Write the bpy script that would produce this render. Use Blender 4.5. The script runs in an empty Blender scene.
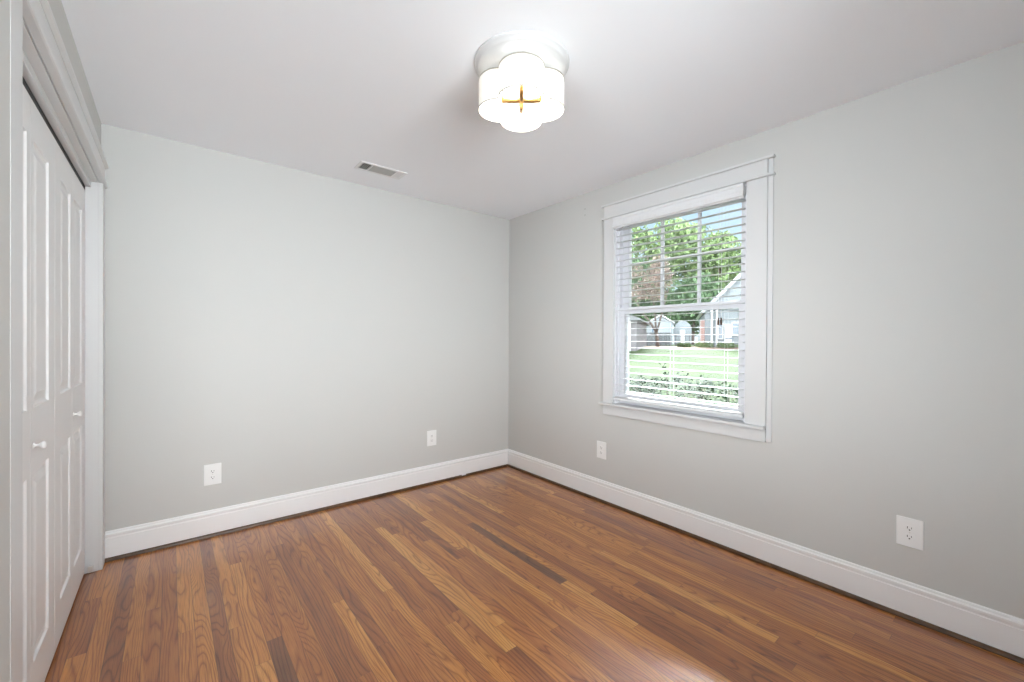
import bpy, bmesh, math, random
from mathutils import Vector, Matrix, noise
random.seed(7)
sc = bpy.context.scene
COL = sc.collection

# ------------------------------------------------------------------ camera
F_PX, YAW, PITCH, ROLL = 419.37, 0.68288, -0.0047, 0.00577
cyw, syw, cp, sp = math.cos(YAW), math.sin(YAW), math.cos(PITCH), math.sin(PITCH)
fw = Vector((syw*cp, cyw*cp, sp)); rt = Vector((cyw, -syw, 0)); up = rt.cross(fw)
r2 = rt*math.cos(ROLL) + up*math.sin(ROLL); u2 = -rt*math.sin(ROLL) + up*math.cos(ROLL)
cd = bpy.data.cameras.new('camera'); cam = bpy.data.objects.new('camera', cd); COL.objects.link(cam)
m = Matrix((r2, u2, -fw)).transposed().to_4x4(); m.translation = Vector((-2.6053, -3.2548, 1.2561))
cam.matrix_world = m
cd.sensor_width = 36.0; cd.lens = F_PX/1024*36.0; cd.clip_start = 0.02; cd.clip_end = 400
sc.camera = cam

# ------------------------------------------------------------------ sky
SKY_UP, GLOW, LOBE, GLOW_W = 1.1, 31.5, 190.0, 17.0
wd = bpy.data.worlds.new('sky'); sc.world = wd; wd.use_nodes = True
nt = wd.node_tree; N = nt.nodes; K = nt.links; N.clear()
out = N.new('ShaderNodeOutputWorld'); bg = N.new('ShaderNodeBackground')
tc = N.new('ShaderNodeTexCoord'); sx = N.new('ShaderNodeSeparateXYZ'); K.new(tc.outputs['Generated'], sx.inputs[0])
grad = N.new('ShaderNodeValToRGB'); K.new(sx.outputs['Z'], grad.inputs[0])
e = grad.color_ramp.elements
e[0].position = 0.0; e[0].color = (0.80, 0.90, 1.0, 1)
e[1].position = 0.34; e[1].color = (0.50, 0.73, 0.97, 1)
nz = N.new('ShaderNodeTexNoise'); nz.inputs['Scale'].default_value = 3.2; nz.inputs['Detail'].default_value = 5
K.new(tc.outputs['Generated'], nz.inputs['Vector'])
cr = N.new('ShaderNodeValToRGB'); K.new(nz.outputs['Fac'], cr.inputs[0])
cr.color_ramp.elements[0].position = 0.40; cr.color_ramp.elements[1].position = 0.68
mx = N.new('ShaderNodeMixRGB'); K.new(cr.outputs[0], mx.inputs[0]); K.new(grad.outputs[0], mx.inputs[1])
mx.inputs[2].default_value = (0.95, 0.97, 1.0, 1)
mr = N.new('ShaderNodeMapRange'); K.new(sx.outputs['Z'], mr.inputs[0])
mr.inputs[1].default_value = 0.30; mr.inputs[2].default_value = 0.55
mr.inputs[3].default_value = 1.12; mr.inputs[4].default_value = SKY_UP
dp = N.new('ShaderNodeVectorMath'); dp.operation = 'DOT_PRODUCT'; K.new(tc.outputs['Generated'], dp.inputs[0])
dp.inputs[1].default_value = Vector((0.08, -1.0, -0.03)).normalized()
gl = N.new('ShaderNodeMapRange'); gl.interpolation_type = 'SMOOTHSTEP'; K.new(dp.outputs['Value'], gl.inputs[0])
gl.inputs[1].default_value = 0.50; gl.inputs[2].default_value = 1.0; gl.inputs[3].default_value = 0.0; gl.inputs[4].default_value = GLOW
d2 = N.new('ShaderNodeVectorMath'); d2.operation = 'DOT_PRODUCT'; K.new(tc.outputs['Generated'], d2.inputs[0])
d2.inputs[1].default_value = Vector((math.sin(math.radians(57))*0.83, math.cos(math.radians(57))*0.83, 0.56)).normalized()
g2 = N.new('ShaderNodeMapRange'); g2.interpolation_type = 'SMOOTHSTEP'; K.new(d2.outputs['Value'], g2.inputs[0])
g2.inputs[1].default_value = 0.955; g2.inputs[2].default_value = 1.0; g2.inputs[3].default_value = 0.0; g2.inputs[4].default_value = LOBE
a2 = N.new('ShaderNodeMath'); a2.operation = 'ADD'; # low sky glow, added to light the room through the unseen windows
hz_ = N.new('ShaderNodeMapRange'); hz_.interpolation_type = 'SMOOTHSTEP'; K.new(sx.outputs['Z'], hz_.inputs[0])
hz_.inputs[1].default_value = 0.05; hz_.inputs[2].default_value = 0.75; hz_.inputs[3].default_value = 1.0; hz_.inputs[4].default_value = 0.0
lo_ = N.new('ShaderNodeMapRange'); lo_.interpolation_type = 'SMOOTHSTEP'; K.new(sx.outputs['Z'], lo_.inputs[0])
lo_.inputs[1].default_value = -0.45; lo_.inputs[2].default_value = 0.0; lo_.inputs[3].default_value = 0.58; lo_.inputs[4].default_value = 1.0
dw = N.new('ShaderNodeVectorMath'); dw.operation = 'DOT_PRODUCT'; K.new(tc.outputs['Generated'], dw.inputs[0])
dw.inputs[1].default_value = Vector((-1.0, 0.02, -0.03)).normalized()
gw = N.new('ShaderNodeMapRange'); gw.interpolation_type = 'SMOOTHSTEP'; K.new(dw.outputs['Value'], gw.inputs[0])
gw.inputs[1].default_value = 0.50; gw.inputs[2].default_value = 1.0; gw.inputs[3].default_value = 0.0; gw.inputs[4].default_value = GLOW_W
gs = N.new('ShaderNodeMath'); gs.operation = 'ADD'; K.new(gl.outputs[0], gs.inputs[0]); K.new(gw.outputs[0], gs.inputs[1])
gm0 = N.new('ShaderNodeMath'); gm0.operation = 'MULTIPLY'; K.new(gs.outputs[0], gm0.inputs[0]); K.new(lo_.outputs[0], gm0.inputs[1])
gm = N.new('ShaderNodeMath'); gm.operation = 'MULTIPLY'; K.new(gm0.outputs[0], gm.inputs[0]); K.new(hz_.outputs[0], gm.inputs[1])
K.new(gm.outputs[0], a2.inputs[0]); K.new(g2.outputs[0], a2.inputs[1])
bg2 = N.new('ShaderNodeBackground'); bg2.inputs[0].default_value = (0.945, 0.965, 1.015, 1); K.new(a2.outputs[0], bg2.inputs[1])
ash = N.new('ShaderNodeAddShader'); K.new(bg.outputs[0], ash.inputs[0]); K.new(bg2.outputs[0], ash.inputs[1])
K.new(mx.outputs[0], bg.inputs[0]); K.new(mr.outputs[0], bg.inputs[1]); K.new(ash.outputs[0], out.inputs[0])

# ------------------------------------------------------------------ sun, portal, exposure
sd = bpy.data.lights.new('sun', 'SUN'); sd.energy = 0.5; sd.angle = math.radians(12); sd.color = (1, 0.96, 0.9)
so = bpy.data.objects.new('sun', sd); COL.objects.link(so)
so.rotation_euler = Vector((0.55, 0.25, -0.8)).to_track_quat('-Z', 'Y').to_euler()
pd = bpy.data.lights.new('window_portal', 'AREA'); pd.shape = 'RECTANGLE'; pd.size = 0.96; pd.size_y = 1.42
pd.cycles.is_portal = True
po = bpy.data.objects.new('window_portal', pd); COL.objects.link(po)
po.location = (0.175, -1.7515, 1.47); po.rotation_euler = Vector((-1, 0, 0)).to_track_quat('-Z', 'Z').to_euler()
p2 = bpy.data.lights.new('window_portal', 'AREA'); p2.shape = 'RECTANGLE'; p2.size = 1.3; p2.size_y = 1.55; p2.cycles.is_portal = True
po2 = bpy.data.objects.new('window_portal', p2); COL.objects.link(po2)
po2.location = (-2.00, -4.125, 1.40); po2.rotation_euler = Vector((0, 1, 0)).to_track_quat('-Z', 'Z').to_euler()
p3 = bpy.data.lights.new('window_portal', 'AREA'); p3.shape = 'RECTANGLE'; p3.size = 1.2; p3.size_y = 1.42; p3.cycles.is_portal = True
po3 = bpy.data.objects.new('window_portal', p3); COL.objects.link(po3)
po3.location = (-3.03, -2.95, 1.46); po3.rotation_euler = Vector((1, 0, 0)).to_track_quat('-Z', 'Z').to_euler()
sc.view_settings.view_transform = 'Standard'; sc.view_settings.look = 'None'
sc.view_settings.exposure = 0.24; sc.view_settings.gamma = 1.0; sc.view_settings.use_curve_mapping = False
sc.cycles.max_bounces = 14; sc.cycles.diffuse_bounces = 8; sc.cycles.glossy_bounces = 4
sc.cycles.transmission_bounces = 8; sc.cycles.transparent_max_bounces = 16
sc.cycles.use_denoising = True; sc.cycles.sample_clamp_indirect = 6.0
sc.cycles.caustics_reflective = False; sc.cycles.caustics_refractive = False
BULB_W = 3.8

# ------------------------------------------------------------------ materials
def mat(name, col, rough=0.6, spec=0.3, metal=0.0, bump=0.0, bscale=200.0, mott=0.0, mscale=3.0):
    M = bpy.data.materials.new(name); M.use_nodes = True
    t = M.node_tree; b = t.nodes['Principled BSDF']
    b.inputs['Base Color'].default_value = (*col, 1); b.inputs['Roughness'].default_value = rough
    b.inputs['Specular IOR Level'].default_value = spec; b.inputs['Metallic'].default_value = metal
    tcn = t.nodes.new('ShaderNodeTexCoord')
    if bump:
        n = t.nodes.new('ShaderNodeTexNoise'); n.inputs['Scale'].default_value = bscale
        t.links.new(tcn.outputs['Object'], n.inputs['Vector'])
        bp = t.nodes.new('ShaderNodeBump'); bp.inputs['Strength'].default_value = bump; bp.inputs['Distance'].default_value = 0.002
        t.links.new(n.outputs['Fac'], bp.inputs['Height']); t.links.new(bp.outputs[0], b.inputs['Normal'])
    if mott:
        n = t.nodes.new('ShaderNodeTexNoise'); n.inputs['Scale'].default_value = mscale; n.inputs['Detail'].default_value = 6
        t.links.new(tcn.outputs['Object'], n.inputs['Vector'])
        r = t.nodes.new('ShaderNodeValToRGB')
        r.color_ramp.elements[0].position = 0.3; r.color_ramp.elements[1].position = 0.7
        r.color_ramp.elements[0].color = (*[c*(1-mott) for c in col], 1)
        r.color_ramp.elements[1].color = (*[min(1, c*(1+mott)) for c in col], 1)
        t.links.new(n.outputs['Fac'], r.inputs[0]); t.links.new(r.outputs[0], b.inputs['Base Color'])
    return M

M_wall = mat('wall_paint', (0.584, 0.586, 0.571), 0.75, 0.2, bump=0.05, bscale=350)
M_ceil = mat('ceiling_paint', (0.895, 0.918, 0.955), 0.9, 0.1, bump=0.05, bscale=300)
M_trim = mat('white_trim_paint', (0.65, 0.655, 0.658), 0.38, 0.4)
M_trim_lit = mat('trim_paint_lit', (0.86, 0.865, 0.87), 0.4, 0.4)  # trim paint brightened to make up for weak light near the floor
M_door = mat('white_door_paint', (0.77, 0.77, 0.77), 0.45, 0.4)
M_plate = mat('white_plastic', (0.84, 0.84, 0.83), 0.35, 0.5)
M_slot = mat('dark_slot', (0.03, 0.03, 0.03), 0.6)
M_dark = mat('closet_dark', (0.05, 0.05, 0.05), 0.9)
M_blind = mat('blind_white', (0.72, 0.73, 0.745), 0.4, 0.4)
M_cord = mat('cord_white', (0.75, 0.75, 0.74), 0.8)
M_tassel = mat('tassel_brown', (0.07, 0.04, 0.025), 0.5)
M_vinyl = mat('sash_white', (0.76, 0.76, 0.79), 0.4, 0.4)
M_nickel = mat('satin_nickel', (0.72, 0.70, 0.66), 0.3, 0.5, metal=0.9)
M_brass = mat('aged_brass', (0.24, 0.13, 0.04), 0.5, 0.3, metal=0.6)
M_vent = mat('vent_enamel', (0.80, 0.81, 0.82), 0.5)
M_louvre_shade = mat('louvre_shade', (0.42, 0.42, 0.41), 0.5)  # vent enamel darkened for the shade on the tilted louvres
M_ventdark = mat('duct_shade', (0.03, 0.03, 0.03), 0.9)
M_shoe = mat('stained_shoe', (0.085, 0.040, 0.016), 0.35, 0.4, mott=0.4, mscale=12)
M_grass = mat('grass', (0.050, 0.084, 0.024), 0.9, 0.1, mott=0.35, mscale=0.9)
M_leafA = mat('leaf_green', (0.13, 0.19, 0.075), 0.6, 0.3, mott=0.5, mscale=1.2)
M_leafB = mat('leaf_dark', (0.075, 0.13, 0.06), 0.5, 0.35, mott=0.5, mscale=1.0)
M_leafC = mat('leaf_reddish', (0.26, 0.20, 0.17), 0.6, 0.3, mott=0.4, mscale=2)
M_leafD = mat('hedge_leaf', (0.009, 0.034, 0.007), 0.6, 0.12, mott=0.7, mscale=14)
M_bark = mat('bark', (0.13, 0.10, 0.085), 0.9, 0.1, mott=0.3, mscale=8)
M_mulch = mat('mulch', (0.28, 0.19, 0.15), 0.95, 0.1, mott=0.4, mscale=6)
M_fence = mat('fence_grey', (0.07, 0.07, 0.075), 0.8, 0.1)
M_iron = mat('fence_iron', (0.10, 0.08, 0.09), 0.6)
M_pane_dark = mat('house_window_glass', (0.10, 0.14, 0.18), 0.1, 0.5)
M_roof = mat('roof_grey', (0.22, 0.22, 0.23), 0.9)

def lap_siding(name, col, step=0.14):
    M = mat(name, col, 0.6, 0.2); t = M.node_tree; b = t.nodes['Principled BSDF']
    tcn = t.nodes.new('ShaderNodeTexCoord'); s = t.nodes.new('ShaderNodeSeparateXYZ'); t.links.new(tcn.outputs['Object'], s.inputs[0])
    d = t.nodes.new('ShaderNodeMath'); d.operation = 'DIVIDE'; d.inputs[1].default_value = step; t.links.new(s.outputs['Z'], d.inputs[0])
    f = t.nodes.new('ShaderNodeMath'); f.operation = 'FRACT'; t.links.new(d.outputs[0], f.inputs[0])
    bp = t.nodes.new('ShaderNodeBump'); bp.inputs['Distance'].default_value = 0.012; bp.invert = True
    t.links.new(f.outputs[0], bp.inputs['Height']); t.links.new(bp.outputs[0], b.inputs['Normal'])
    return M
M_siding = lap_siding('white_siding', (0.26, 0.285, 0.30))
M_siding2 = lap_siding('grey_siding', (0.22, 0.205, 0.215))

def brick():
    M = mat('brick_pink', (0.45, 0.27, 0.24), 0.9); t = M.node_tree; b = t.nodes['Principled BSDF']
    n = t.nodes.new('ShaderNodeTexBrick'); tcn = t.nodes.new('ShaderNodeTexCoord')
    mp = t.nodes.new('ShaderNodeMapping'); mp.inputs['Rotation'].default_value = (math.pi/2, 0, 0)
    t.links.new(tcn.outputs['Object'], mp.inputs[0]); t.links.new(mp.outputs[0], n.inputs['Vector'])
    n.inputs['Scale'].default_value = 5; n.inputs['Color1'].default_value = (0.45, 0.25, 0.22, 1)
    n.inputs['Color2'].default_value = (0.52, 0.32, 0.28, 1); n.inputs['Mortar'].default_value = (0.5, 0.47, 0.45, 1)
    t.links.new(n.outputs[0], b.inputs['Base Color']); return M
M_brick = brick()

def glass():
    M = bpy.data.materials.new('pane_glass'); M.use_nodes = True; t = M.node_tree; t.nodes.clear()
    o = t.nodes.new('ShaderNodeOutputMaterial'); mxx = t.nodes.new('ShaderNodeMixShader')
    tr = t.nodes.new('ShaderNodeBsdfTransparent'); tr.inputs[0].default_value = (0.96, 0.98, 0.97, 1)
    g = t.nodes.new('ShaderNodeBsdfGlossy'); g.inputs['Roughness'].default_value = 0.02
    fr = t.nodes.new('ShaderNodeFresnel'); fr.inputs[0].default_value = 1.45
    t.links.new(fr.outputs[0], mxx.inputs[0]); t.links.new(tr.outputs[0], mxx.inputs[1]); t.links.new(g.outputs[0], mxx.inputs[2])
    t.links.new(mxx.outputs[0], o.inputs[0]); return M
M_glass = glass()

def shade_fabric():
    M = bpy.data.materials.new('shade_fabric'); M.use_nodes = True; t = M.node_tree; t.nodes.clear()
    o = t.nodes.new('ShaderNodeOutputMaterial'); mxx = t.nodes.new('ShaderNodeMixShader'); mxx.inputs[0].default_value = 0.04
    d = t.nodes.new('ShaderNodeBsdfDiffuse'); d.inputs[0].default_value = (0.66, 0.65, 0.61, 1)
    r = t.nodes.new('ShaderNodeBsdfTranslucent'); r.inputs[0].default_value = (0.92, 0.90, 0.84, 1)
    t.links.new(d.outputs[0], mxx.inputs[1]); t.links.new(r.outputs[0], mxx.inputs[2]); t.links.new(mxx.outputs[0], o.inputs[0]); return M
M_shade = shade_fabric()
M_shadetrim = mat('shade_trim', (0.36, 0.34, 0.29), 0.7)
M_bulb = bpy.data.materials.new('bulb_glow'); M_bulb.use_nodes = True
bb = M_bulb.node_tree.nodes['Principled BSDF']; bb.inputs['Emission Color'].default_value = (1, 0.93, 0.82, 1); bb.inputs['Emission Strength'].default_value = 12

def oak():
    M = bpy.data.materials.new('oak_strip_floor'); M.use_nodes = True; t = M.node_tree; b = t.nodes['Principled BSDF']
    L = t.links.new
    def nd(k, **kw):
        n = t.nodes.new(k)
        for a, v in kw.items(): setattr(n, a, v)
        return n
    def math_(op, a, bb=None, c=None):
        n = nd('ShaderNodeMath', operation=op)
        for i, v in enumerate((a, bb, c)):
            if v is None: continue
            if isinstance(v, (int, float)): n.inputs[i].default_value = v
            else: L(v, n.inputs[i])
        return n.outputs[0]
    uv = nd('ShaderNodeUVMap', uv_map='plank'); s = nd('ShaderNodeSeparateXYZ'); L(uv.outputs[0], s.inputs[0])
    at = nd('ShaderNodeAttribute', attribute_name='tone'); a3 = nd('ShaderNodeSeparateXYZ'); L(at.outputs['Vector'], a3.inputs[0])
    tone, seed, cath = a3.outputs[0], a3.outputs[1], a3.outputs[2]
    U, V = s.outputs[0], s.outputs[1]              # metres across and along the strip
    # contour lines of a stretched smooth noise give the cathedral figure of flat-sawn oak
    cv = nd('ShaderNodeCombineXYZ'); L(math_('ADD', math_('MULTIPLY', U, 11.0), math_('MULTIPLY', seed, 57.0)), cv.inputs[0])
    L(math_('MULTIPLY', V, 1.55), cv.inputs[1]); L(math_('MULTIPLY', seed, 31.0), cv.inputs[2])
    n1 = nd('ShaderNodeTexNoise'); n1.inputs['Scale'].default_value = 1.0; n1.inputs['Detail'].default_value = 1.6
    n1.inputs['Roughness'].default_value = 0.32; L(cv.outputs[0], n1.inputs['Vector'])
    k = math_('MULTIPLY_ADD', cath, 15.0, 6.0)
    ring = math_('FRACT', math_('ADD', math_('MULTIPLY', n1.outputs['Fac'], k), math_('MULTIPLY', U, 45.0)))
    rr = nd('ShaderNodeValToRGB'); L(ring, rr.inputs[0]); el = rr.color_ramp.elements
    el[0].position = 0.0; el[0].color = (1, 1, 1, 1); el[1].position = 1.0; el[1].color = (0.75, 0.75, 0.75, 1)
    q = el.new(0.18); q.color = (0.30, 0.30, 0.30, 1); q = el.new(0.42); q.color = (0, 0, 0, 1); q = el.new(0.85); q.color = (0.12, 0.12, 0.12, 1)
    # fine pores
    fv = nd('ShaderNodeCombineXYZ'); L(math_('MULTIPLY', U, 420.0), fv.inputs[0]); L(math_('MULTIPLY', V, 9.0), fv.inputs[1]); L(math_('MULTIPLY', seed, 91.0), fv.inputs[2])
    n2 = nd('ShaderNodeTexNoise'); n2.inputs['Scale'].default_value = 1.0; n2.inputs['Detail'].default_value = 3; L(fv.outputs[0], n2.inputs['Vector'])
    # broad colour drift along the strip
    dv = nd('ShaderNodeCombineXYZ'); L(math_('MULTIPLY', U, 25.0), dv.inputs[0]); L(math_('MULTIPLY', V, 1.8), dv.inputs[1]); L(math_('MULTIPLY', seed, 13.0), dv.inputs[2])
    n3 = nd('ShaderNodeTexNoise'); n3.inputs['Scale'].default_value = 1.0; n3.inputs['Detail'].default_value = 3; L(dv.outputs[0], n3.inputs['Vector'])
    tv = math_('ADD', tone, math_('MULTIPLY', math_('SUBTRACT', n3.outputs['Fac'], 0.5), 0.60))
    cr = nd('ShaderNodeValToRGB'); L(tv, cr.inputs[0]); el = cr.color_ramp.elements
    el[0].position = 0.0; el[0].color = (0.130, 0.050, 0.017, 1)
    el[1].position = 1.0; el[1].color = (0.700, 0.340, 0.082, 1)
    q = el.new(0.25); q.color = (0.275, 0.090, 0.023, 1)
    q = el.new(0.5); q.color = (0.420, 0.145, 0.031, 1)
    q = el.new(0.75); q.color = (0.570, 0.225, 0.044, 1)
    m1 = nd('ShaderNodeMixRGB', blend_type='MULTIPLY'); L(cr.outputs[0], m1.inputs[1]); m1.inputs[2].default_value = (0.42, 0.31, 0.25, 1)
    L(math_('MULTIPLY', rr.outputs[0], 0.85), m1.inputs[0])
    m2 = nd('ShaderNodeMixRGB', blend_type='MULTIPLY'); L(m1.outputs[0], m2.inputs[1]); m2.inputs[2].default_value = (0.55, 0.48, 0.42, 1)
    pr = nd('ShaderNodeMapRange'); L(n2.outputs['Fac'], pr.inputs[0]); pr.inputs[1].default_value = 0.48; pr.inputs[2].default_value = 0.75; pr.inputs[4].default_value = 1.0
    L(pr.outputs[0], m2.inputs[0])
    # seams between strips
    eu = nd('ShaderNodeUVMap', uv_map='edge'); es = nd('ShaderNodeSeparateXYZ'); L(eu.outputs[0], es.inputs[0])
    dU = math_('MINIMUM', es.outputs[0], math_('SUBTRACT', 0.0565, es.outputs[0]))
    seam = nd('ShaderNodeMapRange'); L(dU, seam.inputs[0]); seam.inputs[1].default_value = 0.0; seam.inputs[2].default_value = 0.0016; seam.inputs[3].default_value = 0.75; seam.inputs[4].default_value = 0.0
    seam2 = nd('ShaderNodeMapRange'); L(es.outputs[1], seam2.inputs[0]); seam2.inputs[1].default_value = 0.0; seam2.inputs[2].default_value = 0.0022; seam2.inputs[3].default_value = 0.7; seam2.inputs[4].default_value = 0.0
    m3 = nd('ShaderNodeMixRGB', blend_type='MIX'); L(math_('MAXIMUM', seam.outputs[0], seam2.outputs[0]), m3.inputs[0]); L(m2.outputs[0], m3.inputs[1]); m3.inputs[2].default_value = (0.05, 0.022, 0.010, 1)
    L(m3.outputs[0], b.inputs['Base Color'])
    b.inputs['Roughness'].default_value = 0.4; b.inputs['Specular IOR Level'].default_value = 0.3
    b.inputs['Coat Weight'].default_value = 1.0; b.inputs['Coat Roughness'].default_value = 0.19
    bp = nd('ShaderNodeBump'); bp.inputs['Strength'].default_value = 0.25; bp.inputs['Distance'].default_value = 0.0008
    bh = math_('SUBTRACT', math_('MULTIPLY', n2.outputs['Fac'], 0.3), math_('MAXIMUM', seam.outputs[0], seam2.outputs[0]))
    L(bh, bp.inputs['Height']); L(bp.outputs[0], b.inputs['Normal'])
    return M
M_oak = oak()

# ------------------------------------------------------------------ mesh helpers
def box(bm, a, b):
    x0, x1 = sorted((a[0], b[0])); y0, y1 = sorted((a[1], b[1])); z0, z1 = sorted((a[2], b[2]))
    v = [bm.verts.new(p) for p in ((x0,y0,z0),(x1,y0,z0),(x1,y1,z0),(x0,y1,z0),(x0,y0,z1),(x1,y0,z1),(x1,y1,z1),(x0,y1,z1))]
    for f in ((0,3,2,1),(4,5,6,7),(0,1,5,4),(1,2,6,5),(2,3,7,6),(3,0,4,7)): bm.faces.new([v[i] for i in f])
def prism(bm, prof, a, b):
    """prof: closed outline as 3-D points at the start; a->b translation extrudes it."""
    d = Vector(b) - Vector(a)
    v0 = [bm.verts.new(Vector(p)) for p in prof]; v1 = [bm.verts.new(Vector(p) + d) for p in prof]
    n = len(prof)
    bm.faces.new(v0); bm.faces.new(v1[::-1])
    for i in range(n): bm.faces.new([v0[i], v1[i], v1[(i+1) % n], v0[(i+1) % n]])
def lathe(bm, prof, n=48, c=(0,0,0), axis='Z'):
    rings = []
    for r, h in prof:
        ring = []
        for i in range(n):
            a = 2*math.pi*i/n; p = (r*math.cos(a), r*math.sin(a), h)
            if axis == 'X': p = (h, r*math.cos(a), r*math.sin(a))
            if axis == 'Y': p = (r*math.cos(a), h, r*math.sin(a))
            ring.append(bm.verts.new(Vector(c) + Vector(p)))
        rings.append(ring)
    for A, B in zip(rings, rings[1:]):
        for i in range(n): bm.faces.new([A[i], A[(i+1) % n], B[(i+1) % n], B[i]])
    bm.faces.new(rings[0][::-1]); bm.faces.new(rings[-1])
def tube(bm, pts, r, n=8):
    pts = [Vector(p) for p in pts]; rings = []
    rs = r if isinstance(r, (list, tuple)) else [r]*len(pts)
    for i, p in enumerate(pts):
        d = (pts[min(i+1, len(pts)-1)] - pts[max(i-1, 0)]).normalized()
        a = d.orthogonal().normalized() if i == 0 else (pa - d*pa.dot(d)).normalized()
        pa = a; bq = d.cross(a)
        rings.append([bm.verts.new(p + (a*math.cos(2*math.pi*k/n) + bq*math.sin(2*math.pi*k/n))*rs[i]) for k in range(n)])
    for A, B in zip(rings, rings[1:]):
        for k in range(n): bm.faces.new([A[k], A[(k+1) % n], B[(k+1) % n], B[k]])
    bm.faces.new(rings[0][::-1]); bm.faces.new(rings[-1])
def obj(name, bm, material, parent=None, bevel=0.0, smooth=False, loc=None):
    bmesh.ops.recalc_face_normals(bm, faces=bm.faces[:])
    me = bpy.data.meshes.new(name); bm.to_mesh(me); bm.free()
    mats = material if isinstance(material, (list, tuple)) else [material]
    for q in mats: me.materials.append(q)
    o = bpy.data.objects.new(name, me); COL.objects.link(o)
    if parent: o.parent = parent
    if loc: o.location = loc
    if smooth:
        for p in me.polygons: p.use_smooth = True
    if bevel:
        b = o.modifiers.new('bevel', 'BEVEL'); b.width = bevel; b.segments = 2; b.limit_method = 'ANGLE'; b.angle_limit = math.radians(40)
    return o
def boxes(name, lst, material, parent=None, bevel=0.0):
    bm = bmesh.new()
    for a, b in lst: box(bm, a, b)
    return obj(name, bm, material, parent, bevel)
def empty(name, loc=(0,0,0), rz=0):
    o = bpy.data.objects.new(name, None); COL.objects.link(o); o.location = loc; o.rotation_euler = (0,0,rz); o.empty_display_size = 0.1; return o
def tag(o, label=None, cat=None, group=None, kind=None):
    if label: o['label'] = label
    if cat: o['category'] = cat
    if group: o['group'] = group
    if kind: o['kind'] = kind
    return o
def struct(o, label=None): return tag(o, label, None, None, 'structure')
def copy_tree(o, parent=None):
    c = o.copy(); COL.objects.link(c); c.parent = parent
    for ch in [x for x in bpy.data.objects if x.parent == o]: copy_tree(ch, c)
    return c

# ------------------------------------------------------------------ room shell
H = 2.44; WX = -2.907; cf = WX + 0.018; FY = -3.95           # left wall plane, wall behind the camera
WT = 0.165                                  # wall thickness
WY0, WY1 = -2.222, -1.283                   # window opening
WZ0, WZ1 = 0.770, 2.172
VX0, VX1, VZ0, VZ1 = -2.65, -1.35, 0.62, 2.172            # added window in the wall behind the camera
CY0, CY1, CZ = -1.690, -0.115, 2.078        # closet opening
struct(boxes('wall_back', [((-3.75, 0, -0.15), (WT, 0.15, 2.6))], M_wall))
struct(boxes('wall_right', [((0, FY, -0.15), (WT, WY0, 2.6)), ((0, WY1, -0.15), (WT, 0, 2.6)),
                            ((0, WY0, -0.15), (WT, WY1, WZ0)), ((0, WY0, WZ1), (WT, WY1, 2.6))], M_wall))
LT = 0.115
UY0, UY1, UZ0 = -3.55, -2.35, 0.75                           # added window in the left wall beside the camera
struct(boxes('wall_left', [((WX-LT, FY, -0.15), (WX, UY0, 2.6)), ((WX-LT, UY1, -0.15), (WX, CY0-0.02, 2.6)), ((WX-0.001, -1.95, 0.0), (cf-0.001, -1.7905, 2.44)),
                           ((WX-LT, UY0, -0.15), (WX, UY1, UZ0)), ((WX-LT, UY0, VZ1), (WX, UY1, 2.6)), ((WX-LT, CY1+0.02, -0.15), (WX, 0, 2.6)),
                           ((WX-LT, CY0-0.02, CZ+0.02), (WX, CY1+0.02, 2.6))], M_wall))
struct(boxes('wall_front', [((WX-LT, FY-0.165, -0.15), (VX0, FY, 2.6)), ((VX1, FY-0.165, -0.15), (WT, FY, 2.6)),
                            ((VX0, FY-0.165, -0.15), (VX1, FY, VZ0)), ((VX0, FY-0.165, VZ1), (VX1, FY, 2.6))], M_wall))
struct(boxes('ceiling', [((WX-LT, FY, H), (0, 0, H+0.15)), ((-3.75, -2.3, H), (WX-LT, 0, H+0.15))], M_ceil))
# closet interior behind the doors, coloured near black for its shade
struct(boxes('wall_closet', [((-3.75, -2.3, 0), (-3.65, 0, H)), ((-3.65, -2.3, 0), (WX-LT, -2.2, H))], M_dark))

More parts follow.
